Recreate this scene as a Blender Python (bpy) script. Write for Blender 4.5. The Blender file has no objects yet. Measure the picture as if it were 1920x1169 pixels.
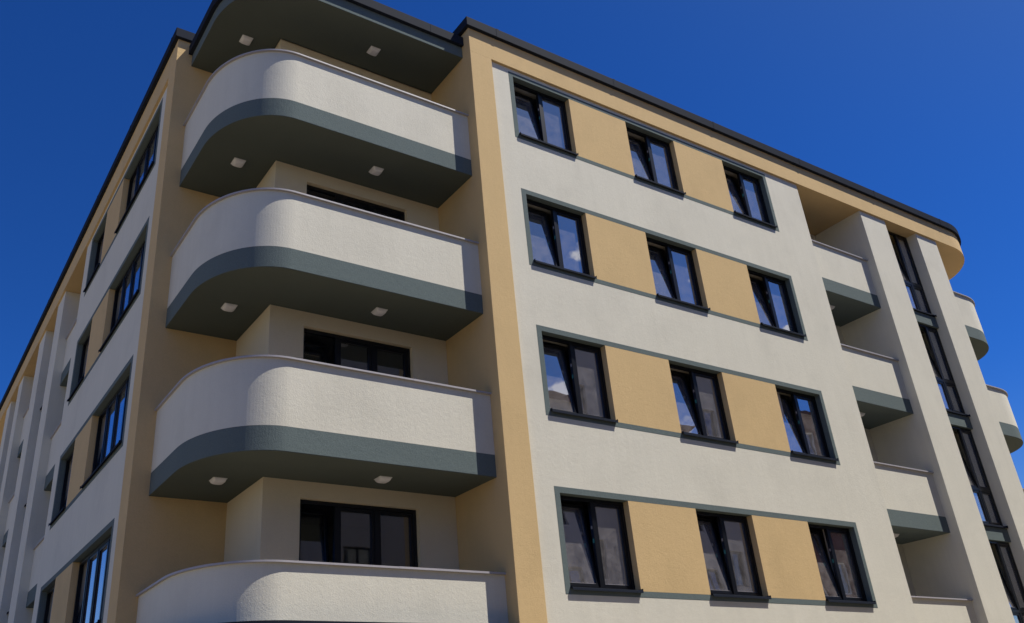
import bpy, bmesh, math, random
from mathutils import Vector, Matrix
random.seed(7)
S = bpy.context.scene
C = S.collection

# ------------------------------------------------------------------ camera
CX, CY, CZ = -8.2512, -11.1702, -12.7638
YAW, PITCH, ROLL = 0.5997, 0.4713, -0.0697
F_PX, PP_X, PP_Y = 1674.7416, -92.08, -13.915
fwd = Vector((math.sin(YAW)*math.cos(PITCH), math.cos(YAW)*math.cos(PITCH), math.sin(PITCH)))
rt = Vector((math.cos(YAW), -math.sin(YAW), 0)); up = rt.cross(fwd)
r_ = math.cos(ROLL)*rt + math.sin(ROLL)*up
u_ = -math.sin(ROLL)*rt + math.cos(ROLL)*up
cd = bpy.data.cameras.new('camera'); cam = bpy.data.objects.new('camera', cd); C.objects.link(cam)
M = Matrix((r_, u_, -fwd)).transposed().to_4x4(); M.translation = (CX, CY, CZ)
cam.matrix_world = M
cd.sensor_fit = 'HORIZONTAL'; cd.sensor_width = 36; cd.lens = 36*F_PX/1920
cd.shift_x = -PP_X/1920; cd.shift_y = PP_Y/1920
cd.clip_end = 3000; cd.clip_start = 0.05
S.camera = cam

# ------------------------------------------------------------------ light
SUN = Vector((1.33, -1.0, 2.8)).normalized()
CLOUD_X = .35
w = bpy.data.worlds.new('World'); S.world = w; w.use_nodes = True
nt = w.node_tree; nt.nodes.clear()
out = nt.nodes.new('ShaderNodeOutputWorld'); bg = nt.nodes.new('ShaderNodeBackground')
sky = nt.nodes.new('ShaderNodeTexSky'); sky.sky_type = 'NISHITA'; sky.sun_disc = False
sky.sun_elevation = math.asin(SUN.z); sky.sun_rotation = math.atan2(SUN.x, SUN.y)
sky.altitude = 900; sky.air_density = 1.0; sky.dust_density = 0.3; sky.ozone_density = 4.0
gam = nt.nodes.new('ShaderNodeGamma'); gam.inputs[1].default_value = 1.2
pol = nt.nodes.new('ShaderNodeMix'); pol.data_type = 'RGBA'; pol.blend_type = 'MULTIPLY'; 
pol.inputs['B'].default_value = (.22, .66, 1.30, 1)      # deep mountain blue overhead, paler towards the horizon
nt.links.new(sky.outputs[0], gam.inputs[0]); nt.links.new(gam.outputs[0], pol.inputs['A'])
tc = nt.nodes.new('ShaderNodeTexCoord'); sp = nt.nodes.new('ShaderNodeSeparateXYZ'); nt.links.new(tc.outputs['Generated'], sp.inputs[0])
el = nt.nodes.new('ShaderNodeMapRange'); el.interpolation_type = 'SMOOTHSTEP'; el.inputs[1].default_value = -.02; el.inputs[2].default_value = .34
nt.links.new(sp.outputs['Z'], el.inputs[0])
dt = nt.nodes.new('ShaderNodeVectorMath'); dt.operation = 'DOT_PRODUCT'; dt.inputs[1].default_value = SUN; nt.links.new(tc.outputs['Generated'], dt.inputs[0])
ps = nt.nodes.new('ShaderNodeMapRange'); ps.interpolation_type = 'SMOOTHSTEP'; ps.inputs[1].default_value = .60; ps.inputs[2].default_value = 1.1
ps.inputs[3].default_value = 1; ps.inputs[4].default_value = .0; nt.links.new(dt.outputs['Value'], ps.inputs[0])
pm = nt.nodes.new('ShaderNodeMath'); pm.operation = 'MULTIPLY'; nt.links.new(el.outputs[0], pm.inputs[0]); nt.links.new(ps.outputs[0], pm.inputs[1])
nt.links.new(pm.outputs[0], pol.inputs['Factor'])
# a few small fair weather clouds low in the sky behind the viewer (the panes mirror them)
cm = nt.nodes.new('ShaderNodeMapping'); cm.inputs['Scale'].default_value = (1, 1, 1.9); cm.inputs['Location'].default_value = (CLOUD_X, .2, 0); nt.links.new(tc.outputs['Generated'], cm.inputs['Vector'])
cn = nt.nodes.new('ShaderNodeTexNoise'); cn.inputs['Scale'].default_value = 9; cn.inputs['Detail'].default_value = 9; cn.inputs['Roughness'].default_value = .58; nt.links.new(cm.outputs[0], cn.inputs['Vector'])
cr = nt.nodes.new('ShaderNodeMapRange'); cr.interpolation_type = 'SMOOTHSTEP'; cr.inputs[1].default_value = .65; cr.inputs[2].default_value = .72; nt.links.new(cn.outputs['Fac'], cr.inputs[0])
cz = nt.nodes.new('ShaderNodeMapRange'); cz.interpolation_type = 'SMOOTHSTEP'; cz.inputs[1].default_value = .62; cz.inputs[2].default_value = .48; nt.links.new(sp.outputs['Z'], cz.inputs[0])
cy = nt.nodes.new('ShaderNodeMapRange'); cy.interpolation_type = 'SMOOTHSTEP'; cy.inputs[1].default_value = -.1; cy.inputs[2].default_value = -.35; nt.links.new(sp.outputs['Y'], cy.inputs[0])
prev = cn.outputs['Fac']
for D, r0, r1 in (((.594, -.645, .481), .9968, .9999), ((.772, -.520, .364), .9991, 1.0)):
    q = nt.nodes.new('ShaderNodeVectorMath'); q.operation = 'DOT_PRODUCT'; q.inputs[1].default_value = Vector(D).normalized(); nt.links.new(tc.outputs['Generated'], q.inputs[0])
    qm = nt.nodes.new('ShaderNodeMapRange'); qm.inputs[1].default_value = r0; qm.inputs[2].default_value = r1; qm.inputs[4].default_value = .2; nt.links.new(q.outputs['Value'], qm.inputs[0])
    qa = nt.nodes.new('ShaderNodeMath'); qa.operation = 'ADD'; nt.links.new(prev, qa.inputs[0]); nt.links.new(qm.outputs[0], qa.inputs[1]); prev = qa.outputs[0]
nt.links.new(prev, cr.inputs[0])
c1 = nt.nodes.new('ShaderNodeMath'); c1.operation = 'MULTIPLY'; nt.links.new(cr.outputs[0], c1.inputs[0]); nt.links.new(cz.outputs[0], c1.inputs[1])
c2 = nt.nodes.new('ShaderNodeMath'); c2.operation = 'MULTIPLY'; nt.links.new(c1.outputs[0], c2.inputs[0]); nt.links.new(cy.outputs[0], c2.inputs[1])
cmix = nt.nodes.new('ShaderNodeMix'); cmix.data_type = 'RGBA'; nt.links.new(c2.outputs[0], cmix.inputs['Factor'])
nt.links.new(pol.outputs['Result'], cmix.inputs['A']); cmix.inputs['B'].default_value = (14, 14, 15, 1)
nt.links.new(cmix.outputs['Result'], bg.inputs[0])
bg.inputs[1].default_value = 0.052
nt.links.new(bg.outputs[0], out.inputs[0])
sd = bpy.data.lights.new('sun', 'SUN'); sd.energy = 4.8; sd.angle = math.radians(0.53); sd.color = (1, .95, .87)
so = bpy.data.objects.new('sun', sd); C.objects.link(so)
so.rotation_euler = SUN.to_track_quat('Z', 'Y').to_euler(); so.location = (20, -20, 40)
S.view_settings.view_transform = 'Standard'; S.view_settings.look = 'None'
S.view_settings.exposure = 0.33; S.view_settings.gamma = 1; S.view_settings.use_curve_mapping = False
S.cycles.max_bounces = 8

# ------------------------------------------------------------------ helpers
def tag(o, label=None, cat=None, group=None, kind=None):
    if label: o['label'] = label
    if cat: o['category'] = cat
    if group: o['group'] = group
    if kind: o['kind'] = kind
    return o
def empty(name, loc=(0, 0, 0)):
    o = bpy.data.objects.new(name, None); C.objects.link(o); o.location = loc; o.empty_display_size = .3
    return o
ID = lambda u, w_, z: (u, w_, z)
class MB:
    def __init__(s, P=ID): s.v = []; s.f = []; s.P = P
    def add(s, vs, fs):
        n = len(s.v); s.v += [s.P(*q) for q in vs]; s.f += [tuple(i+n for i in f) for f in fs]; return s
    def box(s, u0, u1, w0, w1, z0, z1):
        return s.add([(u0,w0,z0),(u1,w0,z0),(u1,w1,z0),(u0,w1,z0),(u0,w0,z1),(u1,w0,z1),(u1,w1,z1),(u0,w1,z1)],
                     [(0,3,2,1),(4,5,6,7),(0,1,5,4),(1,2,6,5),(2,3,7,6),(3,0,4,7)])
    def prism(s, poly, z0, z1):
        n = len(poly)
        vs = [(x, y, z0) for x, y in poly] + [(x, y, z1) for x, y in poly]
        return s.add(vs, [tuple(range(n))[::-1], tuple(range(n, 2*n))] + [(i, (i+1) % n, n+(i+1) % n, n+i) for i in range(n)])
    def ring(s, outer, inner, z0, z1, closed=False):     # strip between two polylines, extruded
        n = len(outer); 
        vs = [(x, y, z0) for x, y in outer] + [(x, y, z0) for x, y in inner] + [(x, y, z1) for x, y in outer] + [(x, y, z1) for x, y in inner]
        fs = []
        for i in range(n-1):
            j = i+1
            fs += [(i, j, n+j, n+i), (2*n+i, 3*n+i, 3*n+j, 2*n+j), (i, 2*n+i, 2*n+j, j), (n+i, n+j, 3*n+j, 3*n+i)]
        fs += [(0, n, 3*n, 2*n), (n-1, 3*n-1, 4*n-1, 2*n-1)]
        return s.add(vs, fs)
    def sweep(s, prof, u0, u1):                         # (w,z) profile swept along u
        n = len(prof)
        vs = [(u0, a, b) for a, b in prof] + [(u1, a, b) for a, b in prof]
        return s.add(vs, [tuple(range(n)), tuple(range(n, 2*n))[::-1]] + [(i, (i+1) % n, n+(i+1) % n, n+i) for i in range(n)])
    def grid(s, us, zs, holes, w0, w1):                  # wall with rectangular openings (true reveals)
        us = sorted(set(us) | {h[0] for h in holes} | {h[1] for h in holes})
        zs = sorted(set(zs) | {h[2] for h in holes} | {h[3] for h in holes})
        nu, nz = len(us)-1, len(zs)-1
        sol = lambda i, k: 0 <= i < nu and 0 <= k < nz and not any(
            h[0]-1e-6 <= us[i] and us[i+1] <= h[1]+1e-6 and h[2]-1e-6 <= zs[k] and zs[k+1] <= h[3]+1e-6 for h in holes)
        idx = {}; vs = []; fs = []
        def V(i, d, k):
            if (i, d, k) not in idx: idx[(i, d, k)] = len(vs); vs.append((us[i], (w0, w1)[d], zs[k]))
            return idx[(i, d, k)]
        for i in range(nu):
            for k in range(nz):
                if not sol(i, k): continue
                fs.append((V(i,0,k), V(i+1,0,k), V(i+1,0,k+1), V(i,0,k+1)))
                fs.append((V(i,1,k), V(i,1,k+1), V(i+1,1,k+1), V(i+1,1,k)))
                if not sol(i-1, k): fs.append((V(i,0,k), V(i,0,k+1), V(i,1,k+1), V(i,1,k)))
                if not sol(i+1, k): fs.append((V(i+1,0,k), V(i+1,1,k), V(i+1,1,k+1), V(i+1,0,k+1)))
                if not sol(i, k-1): fs.append((V(i,0,k), V(i,1,k), V(i+1,1,k), V(i+1,0,k)))
                if not sol(i, k+1): fs.append((V(i,0,k+1), V(i+1,0,k+1), V(i+1,1,k+1), V(i,1,k+1)))
        return s.add(vs, fs)
    def build(s, name, mat, parent=None, bevel=0, rot=None):
        me = bpy.data.meshes.new(name); me.from_pydata(s.v, [], s.f)
        bm = bmesh.new(); bm.from_mesh(me); bmesh.ops.recalc_face_normals(bm, faces=bm.faces)
        if bevel:
            ed = [e for e in bm.edges if len(e.link_faces) == 2 and e.calc_face_angle(0) > .7]
            bmesh.ops.bevel(bm, geom=ed, offset=bevel, offset_type='OFFSET', segments=2, profile=.6, affect='EDGES', clamp_overlap=True)
        bm.to_mesh(me); bm.free()
        me.materials.append(mat)
        o = bpy.data.objects.new(name, me); C.objects.link(o)
        if parent:
            o.parent = parent; o.matrix_parent_inverse = Matrix.Identity(4)
        return o

# ------------------------------------------------------------------ materials
def mat(name, col, rough=.9, var=.06, vscale=1.5, grain=0, bump=0, bscale=70, spec=.3, metal=0, stain=0, streak=0):
    m = bpy.data.materials.new(name); m.use_nodes = True; n = m.node_tree; b = n.nodes['Principled BSDF']
    b.inputs['Roughness'].default_value = rough; b.inputs['Metallic'].default_value = metal
    b.inputs['Specular IOR Level'].default_value = spec
    geo = n.nodes.new('ShaderNodeNewGeometry')
    def noise(sc, det=4, rough_=.6, vec=None):
        t = n.nodes.new('ShaderNodeTexNoise'); t.inputs['Scale'].default_value = sc; t.inputs['Detail'].default_value = det
        t.inputs['Roughness'].default_value = rough_
        n.links.new(vec or geo.outputs['Position'], t.inputs['Vector']); return t.outputs['Fac']
    def mul(a, k, c):          # 1 + (a-.5)*k
        x = n.nodes.new('ShaderNodeMath'); x.operation = 'MULTIPLY_ADD'; n.links.new(a, x.inputs[0])
        x.inputs[1].default_value = k; x.inputs[2].default_value = c; return x.outputs[0]
    val = mul(noise(vscale, 5), var*2, 1-var)
    def times(a, b_):
        x = n.nodes.new('ShaderNodeMath'); x.operation = 'MULTIPLY'; n.links.new(a, x.inputs[0]); n.links.new(b_, x.inputs[1]); return x.outputs[0]
    if grain: val = times(val, mul(noise(bscale, 3, .7), grain*2, 1-grain))
    if streak:
        mp = n.nodes.new('ShaderNodeMapping'); mp.inputs['Scale'].default_value = (5, 5, .25)
        n.links.new(geo.outputs['Position'], mp.inputs['Vector'])
        val = times(val, mul(noise(1.6, 4, .6, mp.outputs[0]), streak*2, 1-streak))
    if stain:
        r = n.nodes.new('ShaderNodeMapRange'); n.links.new(noise(.7, 6, .65), r.inputs[0])
        r.inputs[1].default_value = .5; r.inputs[2].default_value = .72; r.inputs[3].default_value = 1; r.inputs[4].default_value = 1-stain
        val = times(val, r.outputs[0])
    v = n.nodes.new('ShaderNodeVectorMath'); v.operation = 'SCALE'; v.inputs[0].default_value = col
    n.links.new(val, v.inputs['Scale']); n.links.new(v.outputs[0], b.inputs['Base Color'])
    if bump:
        bp = n.nodes.new('ShaderNodeBump'); bp.inputs['Strength'].default_value = 1; bp.inputs['Distance'].default_value = bump
        add = n.nodes.new('ShaderNodeMath'); add.operation = 'ADD'
        n.links.new(noise(bscale, 4, .65), add.inputs[0]); n.links.new(mul(noise(bscale*.2, 3), .8, 0), add.inputs[1])
        n.links.new(add.outputs[0], bp.inputs['Height']); n.links.new(bp.outputs[0], b.inputs['Normal'])
    return m
CREAM = mat('cream stucco', (.71, .678, .57), .95, .06, .9, .10, .0030, 70, .15, stain=.08, streak=.05)
YELLOW = mat('ochre stucco', (.655, .470, .238), .95, .06, 1.2, .12, .0036, 62, .15, stain=.08, streak=.03)
BEIGE = mat('pale ochre stucco', (.72, .62, .44), .95, .05, 1.2, .08, .0042, 62, .15, stain=.05)
GREEN = mat('grey green stucco', (.132, .165, .162), .95, .05, 1.2, .30, .0042, 62, .15)
METAL = mat('anthracite sheet metal', (.022, .027, .040), .7, .12, .6, .03, .0006, 6, .03, streak=.1)
SOFFIT = mat('dark olive soffit paint', (.108, .125, .108), .95, .08, .9, .1, .002, 62, .1)  # undersides at the rounded corners, darker and more olive than the green slab edges
FRAME = mat('anthracite window profile', (.008, .009, .012), .3, .1, 3, 0, 0, 10, .35)
LIGHTMETAL = mat('pale parapet sheet', (.40, .38, .40), .5, .1, 3, .1, .001, 40, .4)
OPAL = mat('opal lamp diffuser', (.80, .79, .80), .35, .02, 4, 0, 0, 10, .5)
ROOM = mat('interior plaster', (.42, .39, .35), .95, .05, .8)
LINING = mat('interior lining', (.62, .58, .5), .9, .05, 3)
GROUND = mat('sunlit sandy concrete', (.25, .205, .145), .9, .12, .6, .1, .004, 20, .2, stain=.2)
ASPHALT = mat('asphalt', (.055, .055, .057), .9, .15, .7, .2, .004, 60, .2)
STICKER = mat('turquoise film', (.05, .26, .26), .5)
SHEER = mat('sheer white curtain', (.62, .60, .58), .9, .08, 4)
TILE = mat('beige balcony tile', (.52, .43, .31), .6, .06, 3, .05, 0, 8, .3)
FARWALL = mat('pale render', (.42, .38, .34), .95, .08, .5, .05, .004, 30, .1, stain=.15, streak=.08)
BRICK = mat('red brown brick', (.16, .065, .045), .9, .15, 3, .2, .004, 20, .2)
ROOFTILE = mat('roof tile', (.16, .08, .055), .85, .15, 2, .15, .01, 15, .2)
HILL = mat('wooded hillside', (.045, .06, .03), 1, .4, .05, .4, 0, 1, .1)
WHITEP = mat('white paint', (.75, .75, .73), .5)
def glass(name, refl, dust, tint=(.55, .58, .6)):
    m = bpy.data.materials.new(name); m.use_nodes = True; n = m.node_tree; n.nodes.clear()
    o = n.nodes.new('ShaderNodeOutputMaterial'); g = n.nodes.new('ShaderNodeBsdfGlossy'); g.inputs['Roughness'].default_value = .012
    g.inputs['Color'].default_value = (.93, .95, 1, 1)
    t = n.nodes.new('ShaderNodeBsdfTransparent'); t.inputs['Color'].default_value = (*tint, 1)
    d = n.nodes.new('ShaderNodeBsdfDiffuse'); d.inputs['Color'].default_value = (.62, .58, .58, 1)
    lw = n.nodes.new('ShaderNodeLayerWeight'); lw.inputs['Blend'].default_value = .35
    ma = n.nodes.new('ShaderNodeMath'); ma.operation = 'MULTIPLY_ADD'; n.links.new(lw.outputs['Fresnel'], ma.inputs[0])
    ma.inputs[1].default_value = 1-refl; ma.inputs[2].default_value = refl; ma.use_clamp = True
    mx = n.nodes.new('ShaderNodeMixShader'); n.links.new(ma.outputs[0], mx.inputs[0])
    n.links.new(t.outputs[0], mx.inputs[1]); n.links.new(g.outputs[0], mx.inputs[2])
    geo = n.nodes.new('ShaderNodeNewGeometry')
    no = n.nodes.new('ShaderNodeTexNoise'); no.inputs['Scale'].default_value = 5; no.inputs['Detail'].default_value = 8; no.inputs['Roughness'].default_value = .7
    n.links.new(geo.outputs['Position'], no.inputs['Vector'])
    mr = n.nodes.new('ShaderNodeMapRange'); mr.inputs[1].default_value = .3; mr.inputs[2].default_value = .75
    mr.inputs[3].default_value = dust*.35; mr.inputs[4].default_value = dust*2.0; n.links.new(no.outputs['Fac'], mr.inputs[0])
    # very slight waviness of the panes
    nb = n.nodes.new('ShaderNodeTexNoise'); nb.inputs['Scale'].default_value = 1.3; n.links.new(geo.outputs['Position'], nb.inputs['Vector'])
    bp = n.nodes.new('ShaderNodeBump'); bp.inputs['Distance'].default_value = .0012; n.links.new(nb.outputs['Fac'], bp.inputs['Height'])
    n.links.new(bp.outputs[0], g.inputs['Normal'])
    m2 = n.nodes.new('ShaderNodeMixShader'); n.links.new(mr.outputs[0], m2.inputs[0])
    n.links.new(mx.outputs[0], m2.inputs[1]); n.links.new(d.outputs[0], m2.inputs[2]); n.links.new(m2.outputs[0], o.inputs['Surface'])
    return m
GLASS = glass('dusty coated glass', .46, .12)
GLASSL = glass('sky mirroring side glass', .74, .04)
GLASSN = glass('shaded door glass', .10, .02)

# ------------------------------------------------------------------ measured dimensions (metres; z = 0 at top window band)
H = 2.95; ZG = -14.36
R1 = .0545; E0 = .2791; D1 = 1.5415; D2 = 3.136; A = 3.4548; CC = 4.7293; B = 5.031
ZT = .0863; ROOFTOP = .80
SB, SG, SC = -2.8371, -2.4682, -1.3963
COP0, COP1, OH = .700, .921, .080
AX, AY = 1.15, 1.5
FRONT = ID
LEFT = lambda u, w_, z: (-B+w_, D2+u, z)

# ================================================================== SETTING
def ground_sheet():
    m = MB(); m.add([(-600,-600,ZG-.15),(600,-600,ZG-.15),(600,600,ZG-.15),(-600,600,ZG-.15)], [(0,1,2,3)])
    tag(m.build('ground', GROUND), 'pale dusty ground spreading round the building', None, None, 'structure')
    tag(MB().add([(-200,-11.9,ZG-.146),(200,-11.9,ZG-.146),(200,-5.2,ZG-.146),(-200,-5.2,ZG-.146)], [(0,1,2,3)]).build('road', ASPHALT), 'grey asphalt street in front of the building', None, None, 'structure')
    tag(MB().box(-60, 60, -5.2, 30, ZG-.14, ZG-.0).build('pavement', GROUND), 'concrete pavement round the foot of the building', None, None, 'structure')
    tag(MB().box(-60, 60, -14.0, -11.9, ZG-.14, ZG-.0).build('pavement', GROUND), 'concrete pavement across the street', None, None, 'structure')
ground_sheet()

# ================================================================== APARTMENT BUILDING
bld = tag(empty('apartment_building', (0, 0, ZG)), 'cream and ochre five storey apartment block with rounded corner balconies', 'building')
OFF = Matrix.Translation((0, 0, -ZG))
def part(m, name, material, parent=bld, bevel=0, label=None):
    # meshes are written in world coordinates; the building's root stands on the ground at ZG
    o = m.build(name, material, None, bevel)
    o.parent = parent
    o.matrix_parent_inverse = OFF if parent is bld else Matrix.Identity(4)
    if label: o['label'] = label
    return o

def window(P, u0, u1, z0, z1, wf, lights, gl=GLASS, tilt=None, transom=None, sill=True, parent=bld, sillw=None, sticker=False, label=None):
    """lights: boundaries (fractions) ; frame face at depth wf"""
    fw, fd = .058, .07
    m = MB(P)
    m.box(u0, u0+fw, wf, wf+fd, z0, z1); m.box(u1-fw, u1, wf, wf+fd, z0, z1)
    m.box(u0+fw, u1-fw, wf, wf+fd, z1-fw, z1); m.box(u0+fw, u1-fw, wf, wf+fd, z0, z0+fw)
    cuts = [u0+fw] + [u0+(u1-u0)*f for f in lights] + [u1-fw]
    for c in cuts[1:-1]: m.box(c-.03, c+.03, wf+.001, wf+fd-.001, z0+fw, z1-fw)
    fr = part(m, 'window', FRAME, parent, .003, label)
    for i in range(len(cuts)-1):
        a = cuts[i]+(.03 if i else 0); b = cuts[i+1]-(.03 if i < len(cuts)-2 else 0)
        rows = [(z0+fw, z1-fw)]
        if transom: 
            rows = [(z0+fw, transom-.035), (transom+.035, z1-fw)]
            if i == 0: 
                part(MB(P).box(u0+fw, u1-fw, wf+.002, wf+fd-.002, transom-.035, transom+.035), 'transom', FRAME, fr, .003)
        for (c, d) in rows:
            sw = .056; th = 0
            if tilt is not None and i in tilt and d > z1-.2: th = math.radians(random.uniform(6.6, 7.9))
            def PT(u, w_, z, P=P, th=th, c=c, wf=wf):
                if th:
                    dz, dw = z-c, w_-(wf+.05)
                    z2 = c + dz*math.cos(th) - dw*math.sin(th); w2 = wf+.05 + dz*math.sin(th) + dw*math.cos(th)
                    return P(u, w2, z2)
                return P(u, w_, z)
            s0, s1 = wf+.012, wf+.078
            if th: s0, s1 = wf+.02, wf+.086
            q = MB(PT)
            q.box(a+.004, a+sw, s0, s1, c+.004, d-.004); q.box(b-sw, b-.004, s0, s1, c+.004, d-.004)
            q.box(a+sw, b-sw, s0, s1, d-sw, d-.004); q.box(a+sw, b-sw, s0, s1, c+.004, c+sw)
            part(q, 'sash', FRAME, fr, .003)
            part(MB(PT).box(a+sw, b-sw, s0+.028, s0+.036, c+sw, d-sw), 'pane', gl, fr)
            # lighter gasket bead round the glass
            g = MB(PT); e = .006
            g.box(a+sw+.001, b-sw-.001, s0+.012, s0+.0275, c+sw, c+sw+e)
            part(g, 'glazing_bead', LIGHTMETAL if sill else FRAME, fr)
            if th and sticker:
                part(MB(P).box(b+.0005-.004, b+.001, wf+.012, wf+.05, c+.72, c+.79), 'film_tag', STICKER, fr)
                part(MB(P).box(b-.012, b+.0008, wf+.02, wf+.045, c+.95, c+1.0), 'striker_plate', LIGHTMETAL, fr)
    if sill:
        f = sillw
        prof = [(wf+.001, z0-.0), (wf+.001, z0+.022), (f+.004, z0+.006), (f, z0+.002), (f, z0-.036), (f+.006, z0-.036), (f+.006, z0-.004), (wf-.06, z0-.004)]
        sl = MB(P).sweep(prof, u0+.003, u1-.003)
        sl.box(u0-.001, u0+.004, f+.0, wf, z0-.010, z0+.032); sl.box(u1-.004, u1+.001, f+.0, wf, z0-.010, z0+.032)
        part(sl, 'window_sill', METAL, fr)
    return fr

def wall_groups(P, lw, g0, g1, L0, wins, tag_tilt, lightsets, side):
    """rendered panel with four rows of banded windows"""
    WT, PB, BT = .1032, 1.6179, 1.7141
    holes = [(g0, g1, -BT-k*H, -k*H) for k in range(4)]
    part(MB(P).grid([lw, L0], [ZG, ZT], holes, R1, .26), 'wall', CREAM, bld, .004)
    ih = [(a, b, -PB-k*H, -WT-k*H) for k in range(4) for a, b in wins]
    part(MB(P).grid([lw, L0], [ZG, ZT], ih, .2605, .42), 'inner_wall', LINING, bld)
    for k in range(4):
        z = -k*H
        part(MB(P).grid([g0, g1], [z-BT, z], [(wins[0][0], wins[-1][1], z-PB, z-WT)], R1-.003, .26), 'window_surround', GREEN, bld, .003)
        for i in range(len(wins)-1):
            part(MB(P).box(wins[i][1], wins[i+1][0], R1-.002, .259, z-PB, z-WT), 'infill_panel', YELLOW, bld, .003)
        for i, (a, b) in enumerate(wins):
            window(P, a, b, z-PB, z-WT, .178, lightsets[i], GLASS if side == 'front' else GLASSL, tag_tilt[i], None, True, bld, -.002, side == 'front')
        if side == 'front':
            for i, (a, b) in enumerate(wins):
                lo, hi = CURT[(k, i)]
                if hi > lo:
                    c0, c1 = a+(b-a)*lo, a+(b-a)*hi; nq = max(6, int((c1-c0)/.03)); cm_ = MB(P)
                    pts = [(c0+(c1-c0)*q/nq, .33+.018*math.sin(q*1.9+k)+.008*math.sin(q*.7+i)) for q in range(nq+1)]
                    cm_.ring(pts, [(x, y+.004) for x, y in pts], z-PB-.3, z-WT-.01)
                    part(cm_, 'curtain', SHEER)
        # room behind
        zc, zf = z+.02, z-2.55
        u0_, u1_ = wins[0][0]-.3, wins[-1][1]+.2
        m = MB(P)
        m.box(u0_, u1_, .425, 4.6, zc, zc+.1); m.box(u0_, u1_, .425, 4.6, zf-.1, zf)
        m.box(u0_, u1_, 4.6, 4.7, zf, zc)
        cutsr = [u0_] + [(wins[i][1]+wins[i+1][0])/2 for i in range(len(wins)-1)] + [u1_]
        for c in cutsr: m.box(c-.06, c+.06, .425, 4.6, zf, zc)
        part(m, 'room', ROOM)

CURT = {(0,0):(.62,.84),(0,1):(.0,.0),(0,2):(.6,.8),(1,0):(.0,.0),(1,1):(.58,.86),(1,2):(.7,.92),(2,0):(.66,.9),(2,1):(.60,.80),(2,2):(.04,.3),(3,0):(.66,.82),(3,1):(.62,.9),(3,2):(.56,.74)}
# ---- front facade
FW = [(1.0843, 2.5779), (4.2208, 5.7277), (7.3702, 8.8600)]
wall_groups(FRONT, .5245, .9768, 8.9651, 10.2277, FW, [(0,)]*3, [(.515,)]*3, 'front')
# ---- left facade
LW = [(1.178, 4.199), (5.792, 7.357)]
wall_groups(LEFT, .5366, 1.0704, 7.464, 8.08, LW, [(3,), (1,)], [(.25, .5, .75), (.5,)], 'left')

# ---- corner pilasters (with the notch side walls)
part(MB().box(0, .5245, 0, 1.70, ZG, ZT), 'pilaster', YELLOW, bld, .005)
part(MB(LEFT).box(0, .5366, 0, B-A+.16, ZG, ZT), 'pilaster', YELLOW, bld, .005)

# ---- core walls behind the corner balconies
dh = [(-2.842, -.735, -2.42-k*H, -.155-k*H) for k in range(5)]
part(MB().grid([-A, -.001], [ZG, .30], dh, D1, 1.70), 'wall', BEIGE, bld, .004)
part(MB().box(-A, -A+.16, 1.701, D2-.001, ZG, .30), 'wall', BEIGE, bld)
for k in range(5):
    window(FRONT, -2.842, -.735, -2.42-k*H, -.155-k*H, D1+.09, (.31, .645), GLASSN, (0,), None, False)
m = MB(); m.box(-A+.2, -.05, 4.2, 4.3, -13, .3)
for k in range(6): m.box(-A+.2, -.05, 1.72, 4.2, .2-k*H-.1, .2-k*H)
m.box(-A+.17, -A+.2, 1.72, 4.3, -14, .3); m.box(-.05, -.02, 1.72, 4.3, -14, .3)
part(m, 'room', ROOM)

# ---- loggia / pier sections
def bay_side(P, L0, piers, segs):
    """segs: ('log'|'strip', u0, u1)"""
    for (a, b) in piers:
        part(MB(P).box(a, b, R1, D1+.16, ZG, ZT), 'pier', CREAM, bld, .005)
    for kind, a, b in segs:
        if kind == 'log':
            if a == L0: part(MB(P).box(a-.25, a-.0005, .4205, D1+.16, ZG, ZT), 'wall', CREAM, bld)
            doors = [(a+.5, a+2.0, -2.40-k*H, -.2-k*H) for k in range(4)]
            part(MB(P).grid([a, b], [ZG, ZT], doors, D1, D1+.16), 'wall', CREAM, bld)
            for k in range(4):
                z = -k*H
                window(P, a+.5, a+2.0, -2.40+z, -.2+z, D1+.09, (.5,), GLASSN, None, None, False)
                sl = part(MB(P).box(a, b, E0, D1, SB+z, SG+z), 'balcony', GREEN, bld, .003)
                part(MB(P).box(a, b, E0+.003, D1, SB-.005+z, SB-.0005+z), 'soffit', GREEN, sl)
                part(MB(P).box(a, b, E0+.153, D1, SG+.0005+z, SG+.012+z), 'floor_tiles', TILE, sl)
                part(MB(P).box(a, b, E0+.001, E0+.151, SG+z, SC-.030+z), 'parapet', CREAM, sl, .003)
                part(MB(P).box(a, b, E0-.043, E0+.19, SC-.030+z, SC+z), 'parapet_coping', LIGHTMETAL, sl, .004)
            m = MB(P); m.box(a, b, 4.4, 4.5, ZG, ZT)
            for k in range(5): m.box(a, b, D1+.17, 4.4, -k*H-.0, -k*H+.1)
            m.box(a-.1, a, D1+.17, 4.5, ZG, ZT); m.box(b, b+.1, D1+.17, 4.5, ZG, ZT)
            part(m, 'room', ROOM)
        else:
            for k in range(5):
                z = -k*H
                top = ZT if k == 0 else -2.8906+H+z
                window(P, a, b, -2.523+z, top, .345, (.635,), GLASS, (0,), -1.59+z, True, bld, .235)
                part(MB(P).box(a, b, E0, .60, -2.8906+z, -2.56+z), 'spandrel', GREEN, bld, .003)
            m = MB(P); m.box(a, b, 4.4, 4.5, ZG, ZT)
            for k in range(6): m.box(a, b, .61, 4.4, -k*H+.1, -k*H+.2)
            m.box(a-.1, a, D1+.17, 4.5, ZG, ZT); m.box(b, b+.1, D1+.17, 4.5, ZG, ZT)
            part(m, 'room', ROOM)
bay_side(FRONT, 10.2277, [(12.9021, 14.0479), (15.546, 16.5602)], [('log', 10.2277, 12.9021), ('strip', 14.0479, 15.546)])
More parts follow.
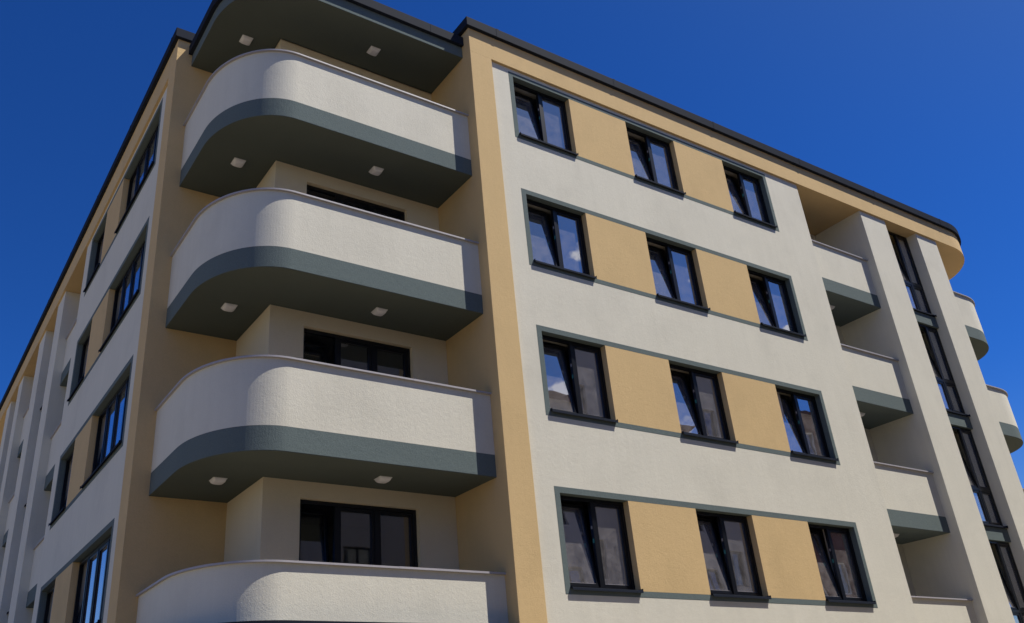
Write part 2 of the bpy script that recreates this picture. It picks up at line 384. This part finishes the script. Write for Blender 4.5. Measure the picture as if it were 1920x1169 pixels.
bay_side(LEFT, 8.08, [(10.85, 11.92), (13.78, 14.88), (17.8, 18.8), (20.45, 21.3)],
         [('log', 8.08, 10.85), ('strip', 11.92, 13.78), ('log', 14.88, 17.8), ('strip', 18.8, 20.45)])

# ---- footprints of the rounded balconies
def arc(x0, y0, ax, ay, n=40):        # quarter ellipse from front (x0, y0) turning left and back
    return [(x0-ax*math.sin(t), y0+ay-ay*math.cos(t)) for t in [math.pi/2*i/n for i in range(n+1)]]
def edge_left(o, x_end=0, y_end=D2):
    a = arc(-CC+AX, E0-o, AX+o, AY+o)
    return [(x_end, E0-o)] + a + [(-CC-o, y_end)]
XR = 16.5602; CR = 2.74; AXR = 1.65
def edge_right(o, x0=XR, y_end=D2):
    a = arc(0, E0-o, AXR+o, AY+o)
    return [(x0, E0-o)] + [(XR+CR-AXR-x, y) for x, y in a] + [(XR+CR+o, y_end)]
def corner_balcony(k, edge, tail, label=None, copx=0):
    z = -k*H
    sl = part(MB().prism(edge(0)+tail, SB+z, SG+z), 'balcony', GREEN, bld, .004, label)
    part(MB().prism(edge(-.153)+tail, SG+.0005+z, SG+.012+z), 'floor_tiles', TILE, sl)
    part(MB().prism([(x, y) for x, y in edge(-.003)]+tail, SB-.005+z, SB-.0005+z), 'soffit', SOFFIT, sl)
    part(MB().ring(edge(0), edge(-.15), SG+z, SC-.030+z), 'parapet', CREAM, sl)
    eo, ei = edge(.043), edge(-.19)
    x0, x1 = eo[0][0], eo[1][0]; xm = x0+(x1-x0)*(.52 if k % 2 else .42); g = .003 if x1 > x0 else -.003
    ym = eo[-1][1]-.55
    runs = [([eo[0], (xm, eo[0][1])], [ei[0], (xm, ei[0][1])]),
            ([(xm+g, eo[0][1])]+eo[1:22], [(xm+g, ei[0][1])]+ei[1:22]),
            (eo[21:], ei[21:])]
    for q, (ro, ri) in enumerate(runs):
        part(MB().ring(ro, ri, SC-.030+z, SC+z-(.0025 if q == 1 else 0)), 'parapet_coping', LIGHTMETAL, sl)
    return sl
tailL = [(-A, D2), (-A, D1), (0, D1)]
tailR = [(XR+1.2, D2), (XR+1.2, D1), (XR, D1)]
for k in range(4):
    corner_balcony(k, edge_left, tailL)
    corner_balcony(k, edge_right, tailR)
part(MB().box(XR+.001, XR+1.2, D1, D1+.16, ZG, ZT), 'wall', CREAM)
part(MB().box(XR+1.2, XR+1.36, D1, 9, ZG, ZT), 'wall', CREAM)
# dark edged canopy over the ground floor
can = part(MB().ring(edge_left(.30, -.002), edge_left(-.05, -.002), -11.20, -11.05), 'ground_floor_canopy', METAL)
# ---- green roof canopy over the top corner balcony
rc = part(MB().prism(edge_left(0)+tailL, .1108, .47), 'roof_canopy', GREEN, bld, .004)
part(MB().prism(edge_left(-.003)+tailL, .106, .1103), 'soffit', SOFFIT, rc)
cop = edge_left(.078, -.004, D2-.004); copi = edge_left(-.3, -.004, D2-.004)
# sheet lengths with joints
def cut_coping(outer, inner, z0, z1, joints, parent, name='roof_coping'):
    last = 0
    for j in joints + [len(outer)-1]:
        part(MB().ring(outer[last:j+1], inner[last:j+1], z0, z1), name, METAL, parent, .004)
        last = j
cut_coping([(-.004, E0-.078), (-.80, E0-.078)], [(-.004, E0+.3), (-.80, E0+.3)], .385, .605, [], rc)
cut_coping([(-.803, E0-.078)]+cop[1:], [(-.803, E0+.3)]+copi[1:], .385, .605, [21], rc)

# ---- roof slab (ochre fascia and soffit) and its metal coping
AXF, AYF = 2.1, 1.9
rc_arc = [(17.4-x, y) for x, y in arc(0, 0, AXF, AYF)]                       # right end, rounding back
LE = D2+27.0
la = [(-B+1.7-1.7*math.cos(t), LE-1.7+1.7*math.sin(t)) for t in [math.pi/2*i/30 for i in range(31)]]
poly = [(0, 0)] + rc_arc + [(19.5, 12), (5, 12), (5, LE)] + la[::-1] + [(-B, D2), (-A, D2), (-A, D1), (0, D1)]
part(MB().prism(poly, ZT, ROOFTOP), 'roof', YELLOW, bld)
def offset(pts, o):
    n = len(pts); res = []
    for i in range(n):
        p0, p1, p2 = Vector(pts[i-1]), Vector(pts[i]), Vector(pts[(i+1) % n])
        a = (p1-p0).normalized(); b = (p2-p1).normalized()
        na = Vector((a.y, -a.x)); nb = Vector((b.y, -b.x)); d = na+nb
        res.append(tuple(p1 + d*(o/(1+na.dot(nb)))))
    return res
po, pi_ = offset(poly, OH), offset(poly, -.3)
n = len(poly)
def coping_run(i, j, lengths_from=None, step=3.26, first=.70):
    """straight edge i->j cut into sheet lengths"""
    a, b = Vector(poly[i]), Vector(poly[j]); L = (b-a).length
    ts = [0] + [t for t in [first+step*q for q in range(20)] if t < L-.2] + [L]
    ao, bo, ai, bi = Vector(po[i]), Vector(po[j]), Vector(pi_[i]), Vector(pi_[j])
    d = (b-a)/L; nrm = Vector((d.y, -d.x))
    for q in range(len(ts)-1):
        s0, s1 = ts[q], ts[q+1]
        o0 = ao if q == 0 else a+d*(s0+.0015)+nrm*OH; i0 = ai if q == 0 else a+d*(s0+.0015)-nrm*.3
        o1 = bo if q == len(ts)-2 else a+d*(s1-.0015)+nrm*OH; i1 = bi if q == len(ts)-2 else a+d*(s1-.0015)-nrm*.3
        part(MB().ring([tuple(o0), tuple(o1)], [tuple(i0), tuple(i1)], COP0, COP1), 'roof_coping', METAL, bld, .006)
        if q:
            c0, c1 = a+d*(s0-.035), a+d*(s0+.035)
            k = .004
            part(MB().ring([tuple(c0+nrm*(OH+k)), tuple(c1+nrm*(OH+k))], [tuple(c0-nrm*.3), tuple(c1-nrm*.3)], COP0-k, COP1+k), 'coping_joint', METAL, bld, .002)
coping_run(0, 1)
part(MB().ring(po[1:42], pi_[1:42], COP0, COP1), 'roof_coping', METAL)
coping_run(41, 42)
iL = 1+41+3   # first vertex of the reversed left arc
part(MB().ring(po[iL:iL+31], pi_[iL:iL+31], COP0, COP1), 'roof_coping', METAL)
iB = iL+31
coping_run(iL+30, iB, first=2.2)
coping_run(iB, iB+1)
coping_run(iB+1, iB+2); coping_run(iB+2, iB+3); coping_run(iB+3, 0)

# ---- closing walls at the rear
part(MB().box(5, 19.3, 11.8, 12, ZG, ZT), 'rear_wall', CREAM); part(MB().box(4.8, 5, 12, LE-.3, ZG, ZT), 'rear_wall', CREAM)
part(MB().box(-B+R1, 5, D2+21.31, D2+21.5, ZG, ZT), 'rear_wall', CREAM)

# ================================================================== LAMPS (things that hang from the soffits)
def lamp(x, y, z, label, group='square white lamps under the corner balconies', s=.11):
    r = tag(empty('ceiling_lamp', (x, y, z)), label, 'lamp', group)
    m = MB(); m.box(-s, s, -s, s, -.018, 0); b = m.build('lamp_base', WHITEP, r, .012)
    bm = bmesh.new()
    N = 9
    def h(a, b): return -.018 - .058*(1-abs(a)**3.2)**.5*(1-abs(b)**3.2)**.5
    rr = s-.004
    grid = [[bm.verts.new((sx*rr*(1-.05*b_*b_*b_*b_), b_*rr*(1-.05*sx**4), h(sx, b_))) for b_ in [-1+2*j/(N*2) for j in range(N*2+1)]] for sx in [-1+2*i/(N*2) for i in range(N*2+1)]]
    for i in range(N*2):
        for j in range(N*2): bm.faces.new((grid[i][j], grid[i+1][j], grid[i+1][j+1], grid[i][j+1])).smooth = True
    bmesh.ops.recalc_face_normals(bm, faces=bm.faces)
    me = bpy.data.meshes.new('diffuser'); bm.to_mesh(me); bm.free(); me.materials.append(OPAL)
    o = bpy.data.objects.new('diffuser', me); C.objects.link(o); o.parent = r
    return r
names = ['the roof canopy', 'the topmost rounded balcony', 'the second highest rounded balcony', 'the third highest rounded balcony']
for k, nme in enumerate(names):
    z = .1108 if k == 0 else SB-(k-1)*H
    lamp(-4.03, 1.90, z, f'square white lamp nearer the ochre end wall under {nme}')
    lamp(-1.70, .97, z, f'square white lamp above the balcony door under {nme}')

# ================================================================== ACROSS THE STREET (seen in the panes)
def opposite(x0, x1, y0, depth, top, floors, mat_, roofm, label, gable=True, cat='building'):
    b = tag(empty('street_house', ((x0+x1)/2, y0, ZG)), label, cat, 'houses across the street')
    inv = Matrix.Translation((-(x0+x1)/2, -y0, -ZG))
    def pt(m, name, mt, par=None):
        o = m.build(name, mt); o.parent = par or b; o.matrix_parent_inverse = inv if par is None else Matrix.Identity(4); return o
    P = lambda u, w_, z: (u, y0-w_, z)
    fh = (top-ZG)/floors; holes = []
    nW = max(2, int((x1-x0)/2.6))
    for f in range(floors):
        for i in range(nW):
            c = x0+(i+.5)*(x1-x0)/nW
            holes.append((c-.6, c+.6, ZG+f*fh+.9, ZG+f*fh+2.35))
    pt(MB(P).grid([x0, x1], [ZG, top], holes, 0, .3), 'wall', mat_)
    m = MB(P); m.box(x0, x0+.3, .3, depth, ZG, top); m.box(x1-.3, x1, .3, depth, ZG, top); m.box(x0, x1, depth, depth+.3, ZG, top); m.box(x0+.3, x1-.3, .9, 1.0, ZG, top)
    pt(m, 'wall', mat_)
    for (a, c, d, e) in holes:
        m = MB(P); m.box(a, a+.07, .12, .2, d, e); m.box(c-.07, c, .12, .2, d, e); m.box(a+.07, c-.07, .12, .2, d, d+.07); m.box(a+.07, c-.07, .12, .2, e-.07, e); m.box((a+c)/2-.04, (a+c)/2+.04, .12, .2, d+.07, e-.07)
        fr = pt(m, 'window', WHITEP if mat_ is BRICK else FRAME)
        pt(MB(P).box(a+.07, c-.07, .15, .16, d+.07, e-.07), 'pane', GLASSN, fr)
    if gable:
        m = MB(P); ys = (-.5, depth/2, depth+.8); hh = gable
        m.add([(x0-.4, ys[0], top), (x1+.4, ys[0], top), (x1+.4, ys[2], top), (x0-.4, ys[2], top), (x0+2.2, ys[1], top+hh), (x1-2.2, ys[1], top+hh)],
              [(0,1,2,3), (0,1,5,4), (1,2,5), (2,3,4,5), (3,0,4)])
        rf = pt(m, 'roof', roofm)
        for q in (0.3, .7):
            cx = x0+(x1-x0)*q; pt(MB(P).box(cx-.3, cx+.3, depth*.3, depth*.3+.6, top, top+hh*.9), 'chimney', BRICK, rf)
    return b
opposite(2, 13.3, -14.2, 9, 4.2, 6, FARWALL, ROOFTILE, 'pale six storey block with hipped tile roof across the street', 2.6)
opposite(13.6, 24, -14.6, 9, 5.0, 6, FARWALL, ROOFTILE, 'lower pale house with hipped roof beside the six storey block', 2.2)
opposite(25, 40, -14.4, 9, 1.5, 5, BRICK, ROOFTILE, 'brown brick house at the far end of the street', 2.2)
opposite(-12, -2.5, -15.2, 9, -5.2, 3, BRICK, ROOFTILE, 'low brown brick house with hipped roof behind the viewer', 2.0)

for k in range(3):
    lamp(11.53, .88, SB-.0055-k*H, 'small white lamp half hidden under the %s square balcony of the street side' % ['topmost', 'second', 'third'][k], 'lamps under the street side balconies')
